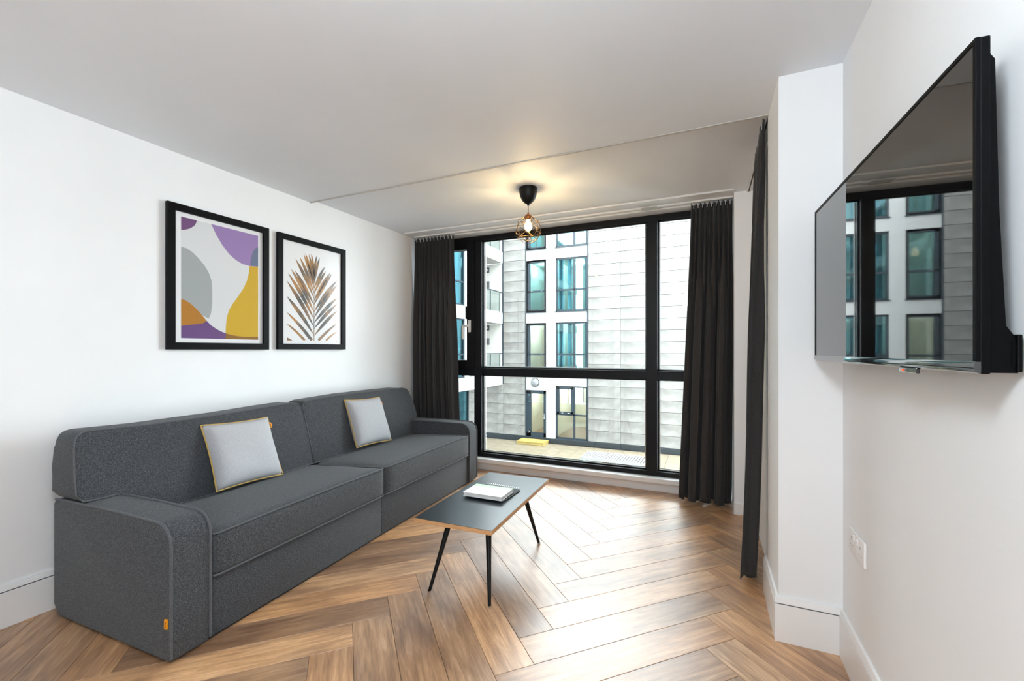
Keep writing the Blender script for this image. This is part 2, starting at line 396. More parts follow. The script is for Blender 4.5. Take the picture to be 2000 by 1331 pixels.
# curtain tracks on the bay ceiling
ct = empty('curtain_track', (-1.3, 3.78, ZB), 0, 'white double curtain track along the ceiling above the window', 'curtain track')
for yy, ww in ((-.19, .012), (-.02, .022), (.06, .016)):
    B('rail', 'rail_white', ct, -1.50, 1.485, yy - ww / 2, yy + ww / 2, -.014, -.0004, bev=.002)
B('joint_plate', 'bead_paint', ct, .80, .93, -.05, .03, -.016, -.012)
ct2 = empty('curtain_track', (.286, 3.1, ZB), 0, 'short side curtain track running from pillar to window pier', 'curtain track')
B('rail', 'rail_white', ct2, -.014, .014, -.57, .57, -.012, -.0004, bev=.002)
B('slot', 'dark_joint', ct2, -.004, .004, -.56, .565, -.0135, -.0121)

# ------------------------------------------------------------------ curtains
def curtain(name, label, path_top, path_bot, ztop, zbot, folds, low, amp_t, amp_b, seed, grp=None, hooks=True):
    rnd = random.Random(seed)
    n, m_ = folds * 14, 34
    ph = [rnd.uniform(-1.5, 1.5) for _ in range(folds + 2)]; am = [rnd.uniform(.45, 1.35) for _ in range(folds + 2)]
    pt = [Vector(p) for p in path_top]; pb = [Vector(p) for p in path_bot]
    e = empty(name, (pb[0].x, pb[0].y, zbot), 0, label, 'curtain', grp)
    org = Vector((pb[0].x, pb[0].y, zbot))
    bm = bmesh.new(); grid = []
    for j in range(m_ + 1):
        t = j / m_; tz = t ** 1.15
        z = ztop + (zbot - ztop) * t
        a = pt[0].lerp(pb[0], tz); c = pt[1].lerp(pb[1], tz)
        d = (c - a); L = d.length; d.normalize(); nrm = Vector((d.y, -d.x))
        row = []
        for i in range(n + 1):
            s = i / n; f = s * folds; k = min(int(f), folds - 1); fr = f - k
            A = (am[k] * (1 - fr) + am[k + 1] * fr); P = (ph[k] * (1 - fr) + ph[k + 1] * fr) * min(1, t * 3)
            th = 2 * pi * f + P
            amp = amp_t + (amp_b - amp_t) * min(1, t * 2.2) ** .8
            head = max(0, 1 - t / .07)          # pinch-pleat heading: sharper, tighter
            wt = math.sin(th) * (1 - .35 * head) + .25 * head * math.sin(2 * th)
            fl = s * low; kl = min(int(fl), low - 1); frl = fl - kl
            thl = 2 * pi * fl + ph[kl] * (1 - frl) + ph[kl + 1] * frl
            wl = math.sin(thl) + .28 * math.sin(2.0 * thl + 1.3 * ph[0]) + .10 * math.sin(th)
            bl = max(0, min(1, (t - .05) / .40)); bl = bl * bl * (3 - 2 * bl)
            wv = wt * (1 - bl) + wl * bl
            wig = .006 * math.sin(3.1 * z + 5 * k) * t
            off = amp * A * wv + wig
            along = L * s + .35 * amp * A * math.sin(2 * th) * min(1, t * 4)
            p = a + d * along + nrm * off
            zz = z + (.010 * math.sin(th * 2 + 1) if j == 0 else 0) + (.012 * math.sin(th + k) if j == m_ else 0)
            row.append(bm.verts.new((p.x - org.x, p.y - org.y, zz - org.z)))
        grid.append(row)
    for j in range(m_):
        for i in range(n): bm.faces.new((grid[j][i], grid[j][i + 1], grid[j + 1][i + 1], grid[j + 1][i]))
    o = finish('cloth', bm, 'curtain_cloth', e, smooth=True, angle=180)
    sm = o.modifiers.new('thickness', 'SOLIDIFY'); sm.thickness = .004; sm.offset = 0
    if hooks:
        for i in range(folds):
            s = (i + .5) / folds; p = pt[0].lerp(pt[1], s)
            B('hook', 'white_plastic', e, p.x - .004 - org.x, p.x + .004 - org.x, p.y - .003 - org.y, p.y + .003 - org.y, ztop - .03 - org.z, ztop + .006 - org.z)
    return e
curtain('window_curtain', 'dark charcoal pleated curtain hanging left of the window behind the sofa', [(-2.825, 3.80), (-2.352, 3.80)], [(-2.81, 3.82), (-2.285, 3.82)], 2.402, .04, 11, 8, .024, .048, 3)
curtain('window_curtain', 'dark charcoal pleated curtain gathered at right end of the window', [(-.112, 3.79), (.182, 3.79)], [(-.205, 3.83), (.165, 3.80)], 2.402, .03, 9, 4, .022, .062, 11)
curtain('side_curtain', 'slim dark grey curtain bunched against the white pillar', [(.262, 2.545), (.272, 2.95)], [(.192, 2.595), (.232, 2.85)], 2.405, .035, 5, 3, .012, .036, 21)

# ------------------------------------------------------------------ sofa
SD, SL = .86, 2.65
rz = math.radians(2.0)
ctr = Vector((-1.903, 1.0)) + Matrix.Rotation(rz, 2) @ Vector((-SD / 2, SL / 2))
sofa = empty('sofa', (ctr.x, ctr.y, 0), rz, 'dark grey wool sofa with piped seams against the white wall', 'sofa')
def UV(u, v, z): return (SD / 2 - u, v - SL / 2, z)
AW = .157
# arms
prof = [(.012, .012), (.0, .03)] + [(.0, .20), (.0, .40)] + [(.085 - .085 * math.cos(math.radians(t)), .465 + .085 * math.sin(math.radians(t))) for t in range(0, 91, 15)] + [(.35, .553), (.70, .548), (SD - .02, .545), (SD, .525), (SD, .06), (SD - .04, .012)]
for nm, v0, v1, lab in (('armrest', .003, AW, None), ('armrest', SL - AW, SL - .003, None)):
    bm = bmesh.new(); prism(bm, prof, lambda u, z: UV(u, v0, z), lambda u, z: UV(u, v1, z), bev=.010, seg=3)
    arm = finish(nm, bm, 'sofa_wool', sofa, smooth=True, angle=50)
    for vv in (v0 + .002, v1 - .002):
        bm = bmesh.new(); tube(bm, [UV(u - .001 if u < .1 else u, vv, z + (.001 if z > .5 else 0)) for u, z in prof[1:-3]], .0055, 8)
        finish('piping', bm, 'sofa_piping', arm, smooth=True)
    if v0 < .1:
        bm = bmesh.new(); box(bm, *[c for p in zip(UV(.030, -.003, .145), UV(.014, .004, .182)) for c in sorted(p)])
        t = finish('fabric_tag', bm, 'tag_orange', arm); t['label'] = 'small orange fabric tag'
        bm = bmesh.new()
        for q in range(3):
            box(bm, *[c for p in zip(UV(.026, -.0034, .151 + q * .009), UV(.018, -.0028, .156 + q * .009)) for c in sorted(p)])
        finish('tag_print', bm, 'art_brown', arm)
# base
for v0, v1 in ((AW + .002, 1.278), (1.281, SL - AW - .002)):
    bm = bmesh.new(); box(bm, *[c for p in zip(UV(.018, v0, .012), UV(.80, v1, .30)) for c in sorted(p)], bev=.006)
    finish('base_panel', bm, 'sofa_wool', sofa, smooth=True)
# dark plinth under the upholstery
bm = bmesh.new(); box(bm, *[c for p in zip(UV(.03, .03, .0), UV(SD - .05, SL - .03, .014)) for c in sorted(p)]); finish('plinth', bm, 'rubber', sofa)
# seat cushions
def seat(v0, v1):
    U0, U1 = -.006, .635; Z0, ZF, ZR = .268, .458, .420
    bm = bmesh.new(); n = 20
    box(bm, -1, 1, -1, 1, -1, 1)
    bmesh.ops.subdivide_edges(bm, edges=list(bm.edges), cuts=n, use_grid_fill=True)
    R = .028
    du, dv, dz = (U1 - U0) / 2, (v1 - v0) / 2, (ZF - Z0) / 2
    for v in bm.verts:
        x, y, z = v.co
        P = Vector((x * du, y * dv, z * dz)); Q = Vector((max(-du + R, min(du - R, P.x)), max(-dv + R, min(dv - R, P.y)), max(-dz + R, min(dz - R, P.z))))
        D = P - Q
        if D.length > 1e-9: P = Q + D.normalized() * min(R, D.length * 1.0 if D.length < R else R)
        cu = (1 - x * x); cv = (1 - y ** 4)
        bul = .020 * cu * cv
        zz = Z0 + dz + P.z
        if z > 0: zz += bul * z + (ZR - ZF) * max(0, (x + 1) / 2) * z
        uu = (U0 + U1) / 2 + P.x - (.010 * (1 - z * z) * cv if x < -.99 else 0)
        v.co = UV(uu, (v0 + v1) / 2 + P.y, zz)
    c = finish('seat_cushion', bm, 'sofa_wool', sofa, smooth=True, angle=180)
    for zz, uu in ((ZF - .006, U0 + .002), (Z0 + .006, U0 + .002)):
        bm = bmesh.new()
        pts = [UV(.58, v0 + .003, zz + (ZR - ZF if zz > .4 else 0))] + [UV(uu + .03, v0 + .003, zz), UV(uu + .008, v0 + .009, zz), UV(uu, v0 + .03, zz)]
        pts += [UV(uu, v0 + .03 + (v1 - v0 - .06) * q / 10, zz + (.004 * math.sin(pi * q / 10) if zz > .4 else 0)) for q in range(1, 10)]
        pts += [UV(uu, v1 - .03, zz), UV(uu + .008, v1 - .009, zz), UV(uu + .03, v1 - .003, zz), UV(.58, v1 - .003, zz + (ZR - ZF if zz > .4 else 0))]
        tube(bm, pts, .0045, 6); finish('piping', bm, 'sofa_piping', c, smooth=True)
seat(AW + .006, 1.288); seat(1.294, SL - AW - .006)
# back cushions: T-shaped, lapping over the arms, leaning back
def uf(z): return .595 + (z - .43) * .23
def ub(z): return .835 + (z - .43) * .03
def back(outline, inner):
    bm = bmesh.new()
    prism(bm, outline, lambda v, z: UV(uf(z), v, z), lambda v, z: UV(ub(z), v, z), bev=.011, seg=3)
    c = finish('back_cushion', bm, 'sofa_wool', sofa, smooth=True, angle=50)
    cen = Vector((sum(p[0] for p in outline) / len(outline), sum(p[1] for p in outline) / len(outline)))
    bm = bmesh.new()
    tube(bm, [UV(uf(z) + .002, v, z) for v, z in outline], .0045, 6, closed=True)
    finish('piping', bm, 'sofa_piping', c, smooth=True)
R_ = .05
lo = [(-.012, .590)] + [(-.008, .70), (.0, .785)] + [(.004 + R_ + R_ * math.cos(math.radians(t)), .812 + R_ * math.sin(math.radians(t))) for t in (170, 140, 115, 90)] + [(.3, .852), (.7, .853), (1.0, .862), (1.17, .866), (1.215, .855), (1.238, .83), (1.252, .60), (1.262, .43), (.6, .43), (AW + .004, .43), (AW + .004, .543), (AW - .025, .5555), (.05, .5555), (.012, .559)]
back(lo, None)
ro = [(1.274, .43), (1.264, .60), (1.252, .83), (1.268, .858), (1.31, .868), (1.7, .876), (2.2, .872), (2.42, .868), (2.49, .855), (2.525, .815), (2.57, .66), (2.578, .60), (2.56, .562), (2.52, .5555), (SL - AW - .004, .543), (SL - AW - .004, .43), (2.0, .43)]
back(ro, None)

# ------------------------------------------------------------------ throw cushions
def pillow(label, base, top, wid, seed, tilt=0.0):
    base, top = Vector(base), Vector(top)
    up = (top - base); Hh = up.length; up.normalize()
    side = Vector((math.sin(-rz), math.cos(rz), 0)); side = (side - up * side.dot(up)).normalized()
    nrm = side.cross(up).normalized()       # towards the room
    if nrm.x < 0: nrm = -nrm
    e = empty('throw_cushion', base, 0, label, 'cushion', 'grey throw cushions on the sofa')
    rnd = random.Random(seed); n = 22
    def edge(s, t):       # s,t in -1..1 -> outline pulled in between the corners
        kx = 1 - .045 * (1 - t ** 2) ** 1.0; ky = 1 - .045 * (1 - s ** 2)
        return s * kx * wid / 2, t * ky * Hh / 2
    bm = bmesh.new()
    G = {}
    wr = [(rnd.uniform(.3, 1), rnd.uniform(-1, 1), rnd.uniform(5, 11)) for _ in range(5)]
    for sgn in (1, -1):
        for i in range(n + 1):
            for j in range(n + 1):
                s, t = -1 + 2 * i / n, -1 + 2 * j / n
                if sgn < 0 and (i in (0, n) or j in (0, n)): G[sgn, i, j] = G[1, i, j]; continue
                x, y = edge(s, t)
                pf = max(0, (1 - s ** 4)) ** .55 * max(0, (1 - t ** 4)) ** .55
                th = .055 * pf + .004
                if sgn > 0:
                    for am, pp, fq in wr: th += .0022 * am * math.sin(fq * (s * .5 + t * pp) + pp * 9) * pf * (1 - t) / 2
                P = up * (Hh / 2 + y) + side * x + nrm * (sgn * th)
                G[sgn, i, j] = bm.verts.new(P)
    for sgn in (1, -1):
        for i in range(n):
            for j in range(n):
                bm.faces.new((G[sgn, i, j], G[sgn, i + 1, j], G[sgn, i + 1, j + 1], G[sgn, i, j + 1]))
    finish('cover', bm, 'cushion_wool', e, smooth=True, angle=180)
    ring = [(-1 + 2 * i / n, -1) for i in range(n)] + [(1, -1 + 2 * i / n) for i in range(n)] + [(1 - 2 * i / n, 1) for i in range(n)] + [(-1, 1 - 2 * i / n) for i in range(n)]
    bm = bmesh.new(); pts = []
    for s, t in ring:
        x, y = edge(s, t); pts.append(up * (Hh / 2 + y) + side * x + nrm * .003)
    tube(bm, pts, .0042, 6, closed=True); p_ = finish('piping', bm, 'mustard', e, smooth=True); p_['label'] = 'mustard yellow piping'
    # loop tag near the upper far corner
    x, y = edge(1, .72); bm = bmesh.new()
    c0 = up * (Hh / 2 + y) + side * x
    tube(bm, [c0 + up * .014, c0 + up * .014 + side * .014, c0 + side * .018, c0 - up * .014 + side * .014, c0 - up * .014], .005, 6)
    t_ = finish('loop_tag', bm, 'tag_orange', e, smooth=True); t_['label'] = 'yellow fabric loop tag'
    return e
pillow('light grey throw cushion nearer the sofa front arm, mustard piped edge', (-2.452, 1.720, .452), (-2.606, 1.728, .802), .415, 1)
pillow('light grey throw cushion on the sofa half next to the window', (-2.505, 2.822, .458), (-2.648, 2.835, .824), .42, 2)

# ------------------------------------------------------------------ coffee table, books
trz = math.radians(1.7)
tb = empty('coffee_table', (-1.130, 2.222, 0), trz, 'low coffee table with black top, plywood edge and splayed black legs', 'table')
B('table_core', 'ply_edge', tb, -.2125, .2125, -.4375, .4375, .378, .3985, bev=.0012)
B('table_top', 'table_laminate', tb, -.2112, .2112, -.4362, .4362, .3985, .4000)
Rt = Matrix.Rotation(-trz, 2)
for sx in (-1, 1):
    for sy in (-1, 1):
        bx, by = sx * .169, sy * .366
        tx, ty = sx * .105, sy * .245
        bm = bmesh.new(); tube(bm, [(bx, by, .007), (bx + (tx - bx) * .5, by + (ty - by) * .5, .19), (tx, ty, .377)], [.008, .012, .0165], 12)
        leg = finish('leg', bm, 'black_metal', tb, smooth=True)
        bm = bmesh.new(); lathe(bm, [(0, 0), (.0085, 0), (.0095, .003), (.0085, .009), (0, .009)], (bx, by, 0), 12)
        finish('foot', bm, 'chrome', leg, smooth=True)
        bm = bmesh.new(); box(bm, tx - .03, tx + .03, ty - .03, ty + .03, .372, .378, bev=.001); finish('mounting_plate', bm, 'black_metal', leg)
nb = empty('spiral_notebook', (-1.128, 2.268, .400), math.radians(-3), 'black spiral-bound notebook under the white book', 'notebook')
B('cover', 'black_wood', nb, -.118, .118, -.10, .105, .0003, .0035, bev=.001)
B('pages', 'book_pages', nb, -.116, .116, -.098, .098, .0035, .0075)
B('cover', 'black_wood', nb, -.118, .118, -.10, .105, .0075, .0095, bev=.001)
bm = bmesh.new()
for i in range(17):
    x = -.104 + i * .013
    tube(bm, [(x + .004 * math.sin(t), .102 + .011 * math.cos(t), .009 + .010 * math.sin(t)) for t in [2 * pi * k / 10 for k in range(10)]], .0011, 5, closed=True)
finish('spiral_wire', bm, 'chrome', nb, smooth=True)
bk = empty('book', (-1.140, 2.220, .4096), math.radians(1.0), 'white book with pale green band lying on the black notebook', 'book')
B('cover', 'book_cover', bk, -.120, .120, -.082, .082, 0, .0022, bev=.0008)
B('pages', 'book_pages', bk, -.117, .117, -.0795, .079, .0022, .0198)
B('cover', 'book_cover', bk, -.120, .120, -.082, .082, .0198, .0222, bev=.0008)
B('spine', 'book_green', bk, -.120, .120, .0795, .0828, .0005, .0222, bev=.0008)
g_ = B('cover_band', 'book_green', bk, -.1203, .1203, .044, .0825, .0221, .0226); g_['label'] = 'pale green band'
B('cover_mark', 'ink_grey', bk, -.012, .004, -.048, -.045, .0221, .0224)

# ------------------------------------------------------------------ framed prints
def frame(label, y0, y1, z0, z1, bw, iy0, iy1, iz0, iz1, mat):
    e = empty('framed_print', (XL, (y0 + y1) / 2, z0), 0, label, 'picture')
    oy, oz = (y0 + y1) / 2, z0
    bm = bmesh.new(); D = .026
    for a, c, d, f in ((y0, y1, z0, z0 + bw), (y0, y1, z1 - bw, z1), (y0, y0 + bw, z0 + bw, z1 - bw), (y1 - bw, y1, z0 + bw, z1 - bw)):
        box(bm, .001, D, a - oy, c - oy, d - oz, f - oz, bev=.0015)
    finish('frame', bm, 'black_wood', e)
    B('mat_board', 'mat_board', e, .002, .010, y0 + bw * .8 - oy, y1 - bw * .8 - oy, z0 + bw * .8 - oz, z1 - bw * .8 - oz)
    if mat: B('print_paper', mat, e, .0098, .0104, iy0 - oy, iy1 - oy, iz0 - oz, iz1 - oz)
    B('glass', 'picture_glass', e, .0150, .0165, y0 + bw * .9 - oy, y1 - bw * .9 - oy, z0 + bw * .9 - oz, z1 - bw * .9 - oz)
    return e, oy, oz
def flat(e, oy, oz, name, poly, mat, lay):
    bm = bmesh.new(); x = .0104 + .00035 * lay
    prism(bm, poly, lambda y, z: (.0102, y - oy, z - oz), lambda y, z: (x, y - oy, z - oz)); return finish(name, bm, mat, e)
f1, oy, oz = frame('larger abstract print of purple, grey and mustard blobs, black frame, over the sofa', 1.477, 2.115, 1.238, 2.097, .042, 1.556, 2.041, 1.306, 2.028, 'art_paper')
shapes = [('art_plum', 1, [(1.556, 2.028), (1.642, 2.028), (1.639, 2.011), (1.628, 1.99), (1.604, 1.968), (1.579, 1.955), (1.556, 1.947)]),
 ('art_lilac', 1, [(1.727, 2.028), (2.041, 2.028), (2.041, 1.814), (1.974, 1.808), (1.928, 1.813), (1.884, 1.831), (1.841, 1.861), (1.799, 1.907), (1.758, 1.968)]),
 ('art_grey', 1, [(1.556, 1.849), (1.586, 1.845), (1.619, 1.828), (1.652, 1.799), (1.687, 1.761), (1.714, 1.717), (1.73, 1.67), (1.734, 1.605), (1.734, 1.522), (1.726, 1.464), (1.712, 1.43), (1.671, 1.452), (1.556, 1.538)]),
 ('art_orange', 2, [(1.556, 1.538), (1.575, 1.534), (1.604, 1.518), (1.641, 1.486), (1.671, 1.452), (1.7, 1.417), (1.679, 1.4), (1.641, 1.392), (1.597, 1.386), (1.556, 1.379)]),
 ('art_purple', 3, [(1.556, 1.379), (1.597, 1.386), (1.641, 1.392), (1.679, 1.4), (1.7, 1.417), (1.726, 1.39), (1.758, 1.369), (1.79, 1.353), (1.819, 1.343), (1.817, 1.306), (1.556, 1.306)]),
 ('art_yellow', 1, [(1.979, 1.808), (2.041, 1.813), (2.041, 1.306), (1.817, 1.306), (1.819, 1.387), (1.825, 1.446), (1.841, 1.499), (1.867, 1.544), (1.902, 1.595), (1.938, 1.652), (1.96, 1.703), (1.974, 1.759)]),
 ('art_brown', 2, [(1.819, 1.343), (1.867, 1.331), (1.919, 1.325), (1.974, 1.325), (2.041, 1.328), (2.041, 1.306), (1.817, 1.306)]),
 ('art_slate', 2, [(2.041, 1.951), (2.021, 1.938), (2.002, 1.907), (1.988, 1.859), (1.984, 1.811), (2.041, 1.815)])]
for mt, ly, po_ in shapes: flat(f1, oy, oz, 'printed_shape', po_, mt, ly)
f2, oy, oz = frame('smaller palm leaf print in a black frame, hung nearer the window', 2.186, 2.832, 1.240, 2.094, .042, 0, 0, 0, 0, None)
leaf = [(2.512, 1.353, 2.268, 1.635), (2.512, 1.417, 2.268, 1.75), (2.512, 1.48, 2.281, 1.807), (2.512, 1.535, 2.307, 1.841), (2.512, 1.591, 2.337, 1.839), (2.512, 1.646, 2.344, 1.927), (2.512, 1.686, 2.382, 1.946), (2.512, 1.726, 2.418, 1.975), (2.512, 1.757, 2.432, 1.987), (2.512, 1.781, 2.465, 1.986), (2.515, 1.805, 2.488, 1.994), (2.493, 1.309, 2.268, 1.516), (2.427, 1.308, 2.268, 1.431), (2.512, 1.789, 2.54, 1.989), (2.512, 1.749, 2.568, 1.978), (2.512, 1.718, 2.622, 1.915), (2.512, 1.678, 2.63, 1.88), (2.512, 1.623, 2.679, 1.876), (2.512, 1.591, 2.693, 1.865), (2.512, 1.535, 2.748, 1.819), (2.512, 1.488, 2.748, 1.782), (2.512, 1.448, 2.748, 1.672), (2.512, 1.401, 2.748, 1.622), (2.512, 1.345, 2.748, 1.563), (2.556, 1.31, 2.748, 1.457), (2.632, 1.312, 2.748, 1.39)]
for y0, z0, y1, z1 in leaf:
    a, c = Vector((y0, z0)), Vector((y1, z1)); d = c - a; L = d.length; nn = Vector((-d.y, d.x)).normalized()
    s = 1 if y1 < y0 else -1
    wd = min(.0160, .036 * L + .0026); cut = z0 < 1.32
    L_, R2 = [], []
    for q in range(9):
        t = q / 8; bow = .010 * L / .4 * math.sin(pi * t) * -s
        pr = math.sin(pi * (t ** 1.15)) ** .8 if 0 < t < 1 and not cut else 0 if not cut else math.cos(pi / 2 * t) ** .5 if t < 1 else 0
        L_.append(a + d * t + nn * (bow + wd * pr + .0006)); R2.append(a + d * t + nn * (bow - wd * pr - .0006))
    poly = [(max(2.262, min(2.754, p.x)), max(1.306, p.y)) for p in L_ + R2[::-1]]
    flat(f2, oy, oz, 'printed_leaflet', poly, 'art_leaf', 1)
flat(f2, oy, oz, 'printed_stem', [(2.509, 1.306), (2.515, 1.306), (2.517, 1.82), (2.513, 1.82)], 'art_leaf', 2)
for tri in ([(2.268, 1.306), (2.32, 1.306), (2.268, 1.33)], [(2.735, 1.306), (2.748, 1.306), (2.748, 1.313)]): flat(f2, oy, oz, 'printed_leaflet', tri, 'art_leaf', 1)

# ------------------------------------------------------------------ television
tv = empty('television', (.419, 1.573, 1.192), math.atan2(.038, 1.06), 'flat black television on the right wall reflecting the window', 'television')
bm = bmesh.new(); box(bm, .004, .020, -.530, .530, .0, .600, bev=.003); finish('body', bm, 'tv_body', tv)
B('screen', 'tv_screen', tv, .0005, .004, -.521, .521, .022, .591)
bm = bmesh.new()
for a, c, d, e2 in ((-.530, .530, .591, .600), (-.530, -.521, .022, .591), (.521, .530, .022, .591)): box(bm, -.0015, .006, a, c, d, e2, bev=.0012)
finish('bezel', bm, 'tv_body', tv)
bm = bmesh.new(); prism(bm, [(-.0015, .022), (-.004, .014), (-.002, .004), (.006, 0), (.006, .022)], lambda x, z: (x, -.530, z), lambda x, z: (x, .530, z)); finish('bottom_bezel', bm, 'tv_gloss', tv, smooth=True, angle=40)
bm = bmesh.new(); prism(bm, [(.018, .002), (.060, .002), (.060, .060), (.040, .085), (.034, .30), (.030, .56), (.018, .58)], lambda x, z: (x, -.522, z), lambda x, z: (x, .50, z), bev=.003); finish('rear_housing', bm, 'tv_body', tv)
bm = bmesh.new(); box(bm, .055, .062, -.528, -.40, .004, .070, bev=.002); box(bm, .05, .058, -.524, -.41, .012, .058); finish('speaker_grille', bm, 'tv_body', tv)
bm = bmesh.new(); box(bm, .058, .074, -.15, .15, .20, .42, bev=.003); finish('wall_bracket', bm, 'black_metal', tv)
bm = bmesh.new(); box(bm, -.0035, .004, -.318, -.230, -.010, .003, bev=.002); sb = finish('sensor_pod', bm, 'tv_gloss', tv)
bm = bmesh.new(); bmesh.ops.create_icosphere(bm, subdivisions=2, radius=.0025, matrix=Matrix.Translation((-.004, -.255, -.004))); finish('standby_light', bm, 'led_red', tv, smooth=True)

# ------------------------------------------------------------------ double socket
so = empty('wall_socket', (XR, 1.955, .477), 0, 'white double power socket low on the television wall', 'socket')
bm = bmesh.new(); box(bm, -.010, -.0005, -.088, .088, 0, .088, bev=.004); finish('face_plate', bm, 'white_plastic', so, smooth=True)
for s in (-1, 1):
    B('rocker_switch', 'white_plastic', so, -.0135, -.009, s * .020 - .006, s * .020 + .006, .055, .076, bev=.001)
    c = s * .050
    B('pin_slot', 'dark_hole', so, -.0103, -.0095, c - .002, c + .002, .052, .062)
    for q in (-1, 1): B('pin_slot', 'dark_hole', so, -.0103, -.0095, c + q * .011 - .003, c + q * .011 + .003, .028, .032)
for s in (-1, 1):
    bm = bmesh.new(); bmesh.ops.create_cone(bm, cap_ends=True, segments=12, radius1=.003, radius2=.003, depth=.001, matrix=Matrix.Translation((-.0103, s * .062, .044)) @ Matrix.Rotation(pi / 2, 4, 'Y')); finish('screw', bm, 'chrome', so)

# ------------------------------------------------------------------ pendant lamp
PX, PY = -1.196, 2.968
pe = empty('pendant_lamp', (PX, PY, ZB), 0, 'small black pendant with a geometric wire cage and glowing bulb', 'lamp')
bm = bmesh.new(); lathe(bm, [(0, -.0005), (.066, -.0005), (.068, -.006), (.066, -.03), (.060, -.060), (.046, -.090), (.026, -.110), (.010, -.117), (.0075, -.128), (0, -.128)]); finish('ceiling_cup', bm, 'black_metal', pe, smooth=True)
bm = bmesh.new(); tube(bm, [(0, 0, -.12), (0, 0, -.192)], .0028, 8); finish('cord', bm, 'rubber', pe, smooth=True)
bm = bmesh.new(); lathe(bm, [(0, -.178), (.005, -.178), (.007, -.190), (.020, -.198), (.025, -.210), (.024, -.222), (.018, -.232), (0, -.232)]); finish('bulb_holder', bm, 'copper', pe, smooth=True)
bm = bmesh.new(); n6 = 6
lv = [(.026, -.208, 0), (.070, -.238, .5), (.093, -.285, 0), (.093, -.330, .5), (.083, -.365, 0), (.046, -.395, .5)]
rings = [[(r * math.cos(2 * pi * (j + o_) / n6), r * math.sin(2 * pi * (j + o_) / n6), z) for j in range(n6)] for r, z, o_ in lv]
rw = .0016
for i, rg in enumerate(rings):
    if i not in (2,):
        for j in range(n6): tube(bm, [rg[j], rg[(j + 1) % n6]], rw, 5)
    if i:
        up_ = rings[i - 1]
        for j in range(n6):
            tube(bm, [rg[j], up_[j]], rw, 5)
            tube(bm, [rg[j], up_[(j + (1 if lv[i][2] else -1)) % n6]], rw, 5)
finish('wire_cage', bm, 'brass_wire', pe, smooth=True)
bm = bmesh.new(); lathe(bm, [(.011, -.230), (.013, -.242), (.020, -.258), (.027, -.275), (.028, -.290), (.022, -.306), (.010, -.315), (0, -.317)], n=20); bulb = finish('bulb', bm, 'bulb_frost', pe, smooth=True)
bm = bmesh.new(); lathe(bm, [(0, -.258), (.006, -.260), (.007, -.275), (.006, -.290), (0, -.292)], n=12); finish('filament', bm, 'bulb_glow', bulb, smooth=True)

# added globe pendant, out of view, as fill light for the room
gl = empty('added_globe_lamp', (-.20, .10, ZC), 0, 'added white globe pendant out of view, fill light for the room', 'lamp')
bm = bmesh.new(); lathe(bm, [(0, -.0005), (.05, -.0005), (.05, -.02), (.012, -.03), (0, -.03)]); finish('ceiling_cup', bm, 'white_plastic', gl, smooth=True)
bm = bmesh.new(); tube(bm, [(0, 0, -.03), (0, 0, -.16)], .004, 8); finish('rod', bm, 'white_plastic', gl, smooth=True)
bm = bmesh.new(); bmesh.ops.create_uvsphere(bm, u_segments=32, v_segments=16, radius=.19, matrix=Matrix.Translation((0, 0, -.335))); finish('globe', bm, 'fill_globe_glow', gl, smooth=True)

# added floor lamp behind the camera, there to brighten the ceiling
fl_ = empty('added_floor_lamp', (-.05, -.80, 0), 0, 'added floor lamp with a white globe behind the viewpoint, brightens the ceiling', 'lamp')
bm = bmesh.new(); lathe(bm, [(0, .0005), (.14, .0005), (.14, .012), (.02, .022), (0, .022)]); finish('base', bm, 'white_plastic', fl_, smooth=True)
bm = bmesh.new(); tube(bm, [(0, 0, .02), (0, 0, 1.0)], .008, 10); finish('pole', bm, 'white_plastic', fl_, smooth=True)
bm = bmesh.new(); bmesh.ops.create_uvsphere(bm, u_segments=32, v_segments=16, radius=.17, matrix=Matrix.Translation((0, 0, 1.16))); finish('globe', bm, 'fill_globe_glow_floor', fl_, smooth=True)

# ------------------------------------------------------------------ courtyard
ZG = -3.04
ter = empty('ground', (-5, 17, ZG), 0, 'beige paved courtyard terrace outside the window', 'terrace', kind='structure')
B('paving_bed', 'paving_bed', ter, -9, 12, -12.6, 2.1, -.25, -.03)
bm = bmesh.new(); box(bm, -.296, .296, -.296, .296, -.03, 0, bev=.004); tile0 = finish('paving_tile', bm, 'paving', ter)
first = True
for i in range(-11, 15):
    for j in range(-5, 4):
        o = tile0 if first else tile0.copy()
        if not first: COL.objects.link(o); o.parent = ter
        first = False
        o.location = (.3 + i * .6, -.30 + j * .6, random.uniform(-.002, .002))
st = empty('wooden_step', (-7.24, 18.52, ZG), 0, 'yellow wooden step in front of the courtyard door', 'step')
B('board', 'yellow_board', st, -.66, .66, -.36, .34, .11, .15, bev=.004)
for x in (-.6, 0, .6): B('support', 'yellow_board', st, x - .04, x + .04, -.33, .31, 0, .11)
B('front_board', 'yellow_board', st, -.64, .64, -.35, -.335, .01, .105)
gr = empty('skylight_grille', (-3.2, 17.0, ZG), math.radians(-2), 'white slatted grille panel lying on the courtyard paving', 'grille')
bm = bmesh.new()
for d in ((-1.25, 1.25, -.58, -.52), (-1.25, 1.25, .52, .58), (-1.25, -1.19, -.52, .52), (1.19, 1.25, -.52, .52)): box(bm, *d, .003, .13, bev=.004)
finish('frame', bm, 'grille_white', gr)
B('backing', 'slate_frame', gr, -1.19, 1.19, -.52, .52, .05, .06)
for i in range(22): B('slat', 'grille_white', gr, -1.15 + i * .108, -1.08 + i * .108, -.52, .52, .09, .12)

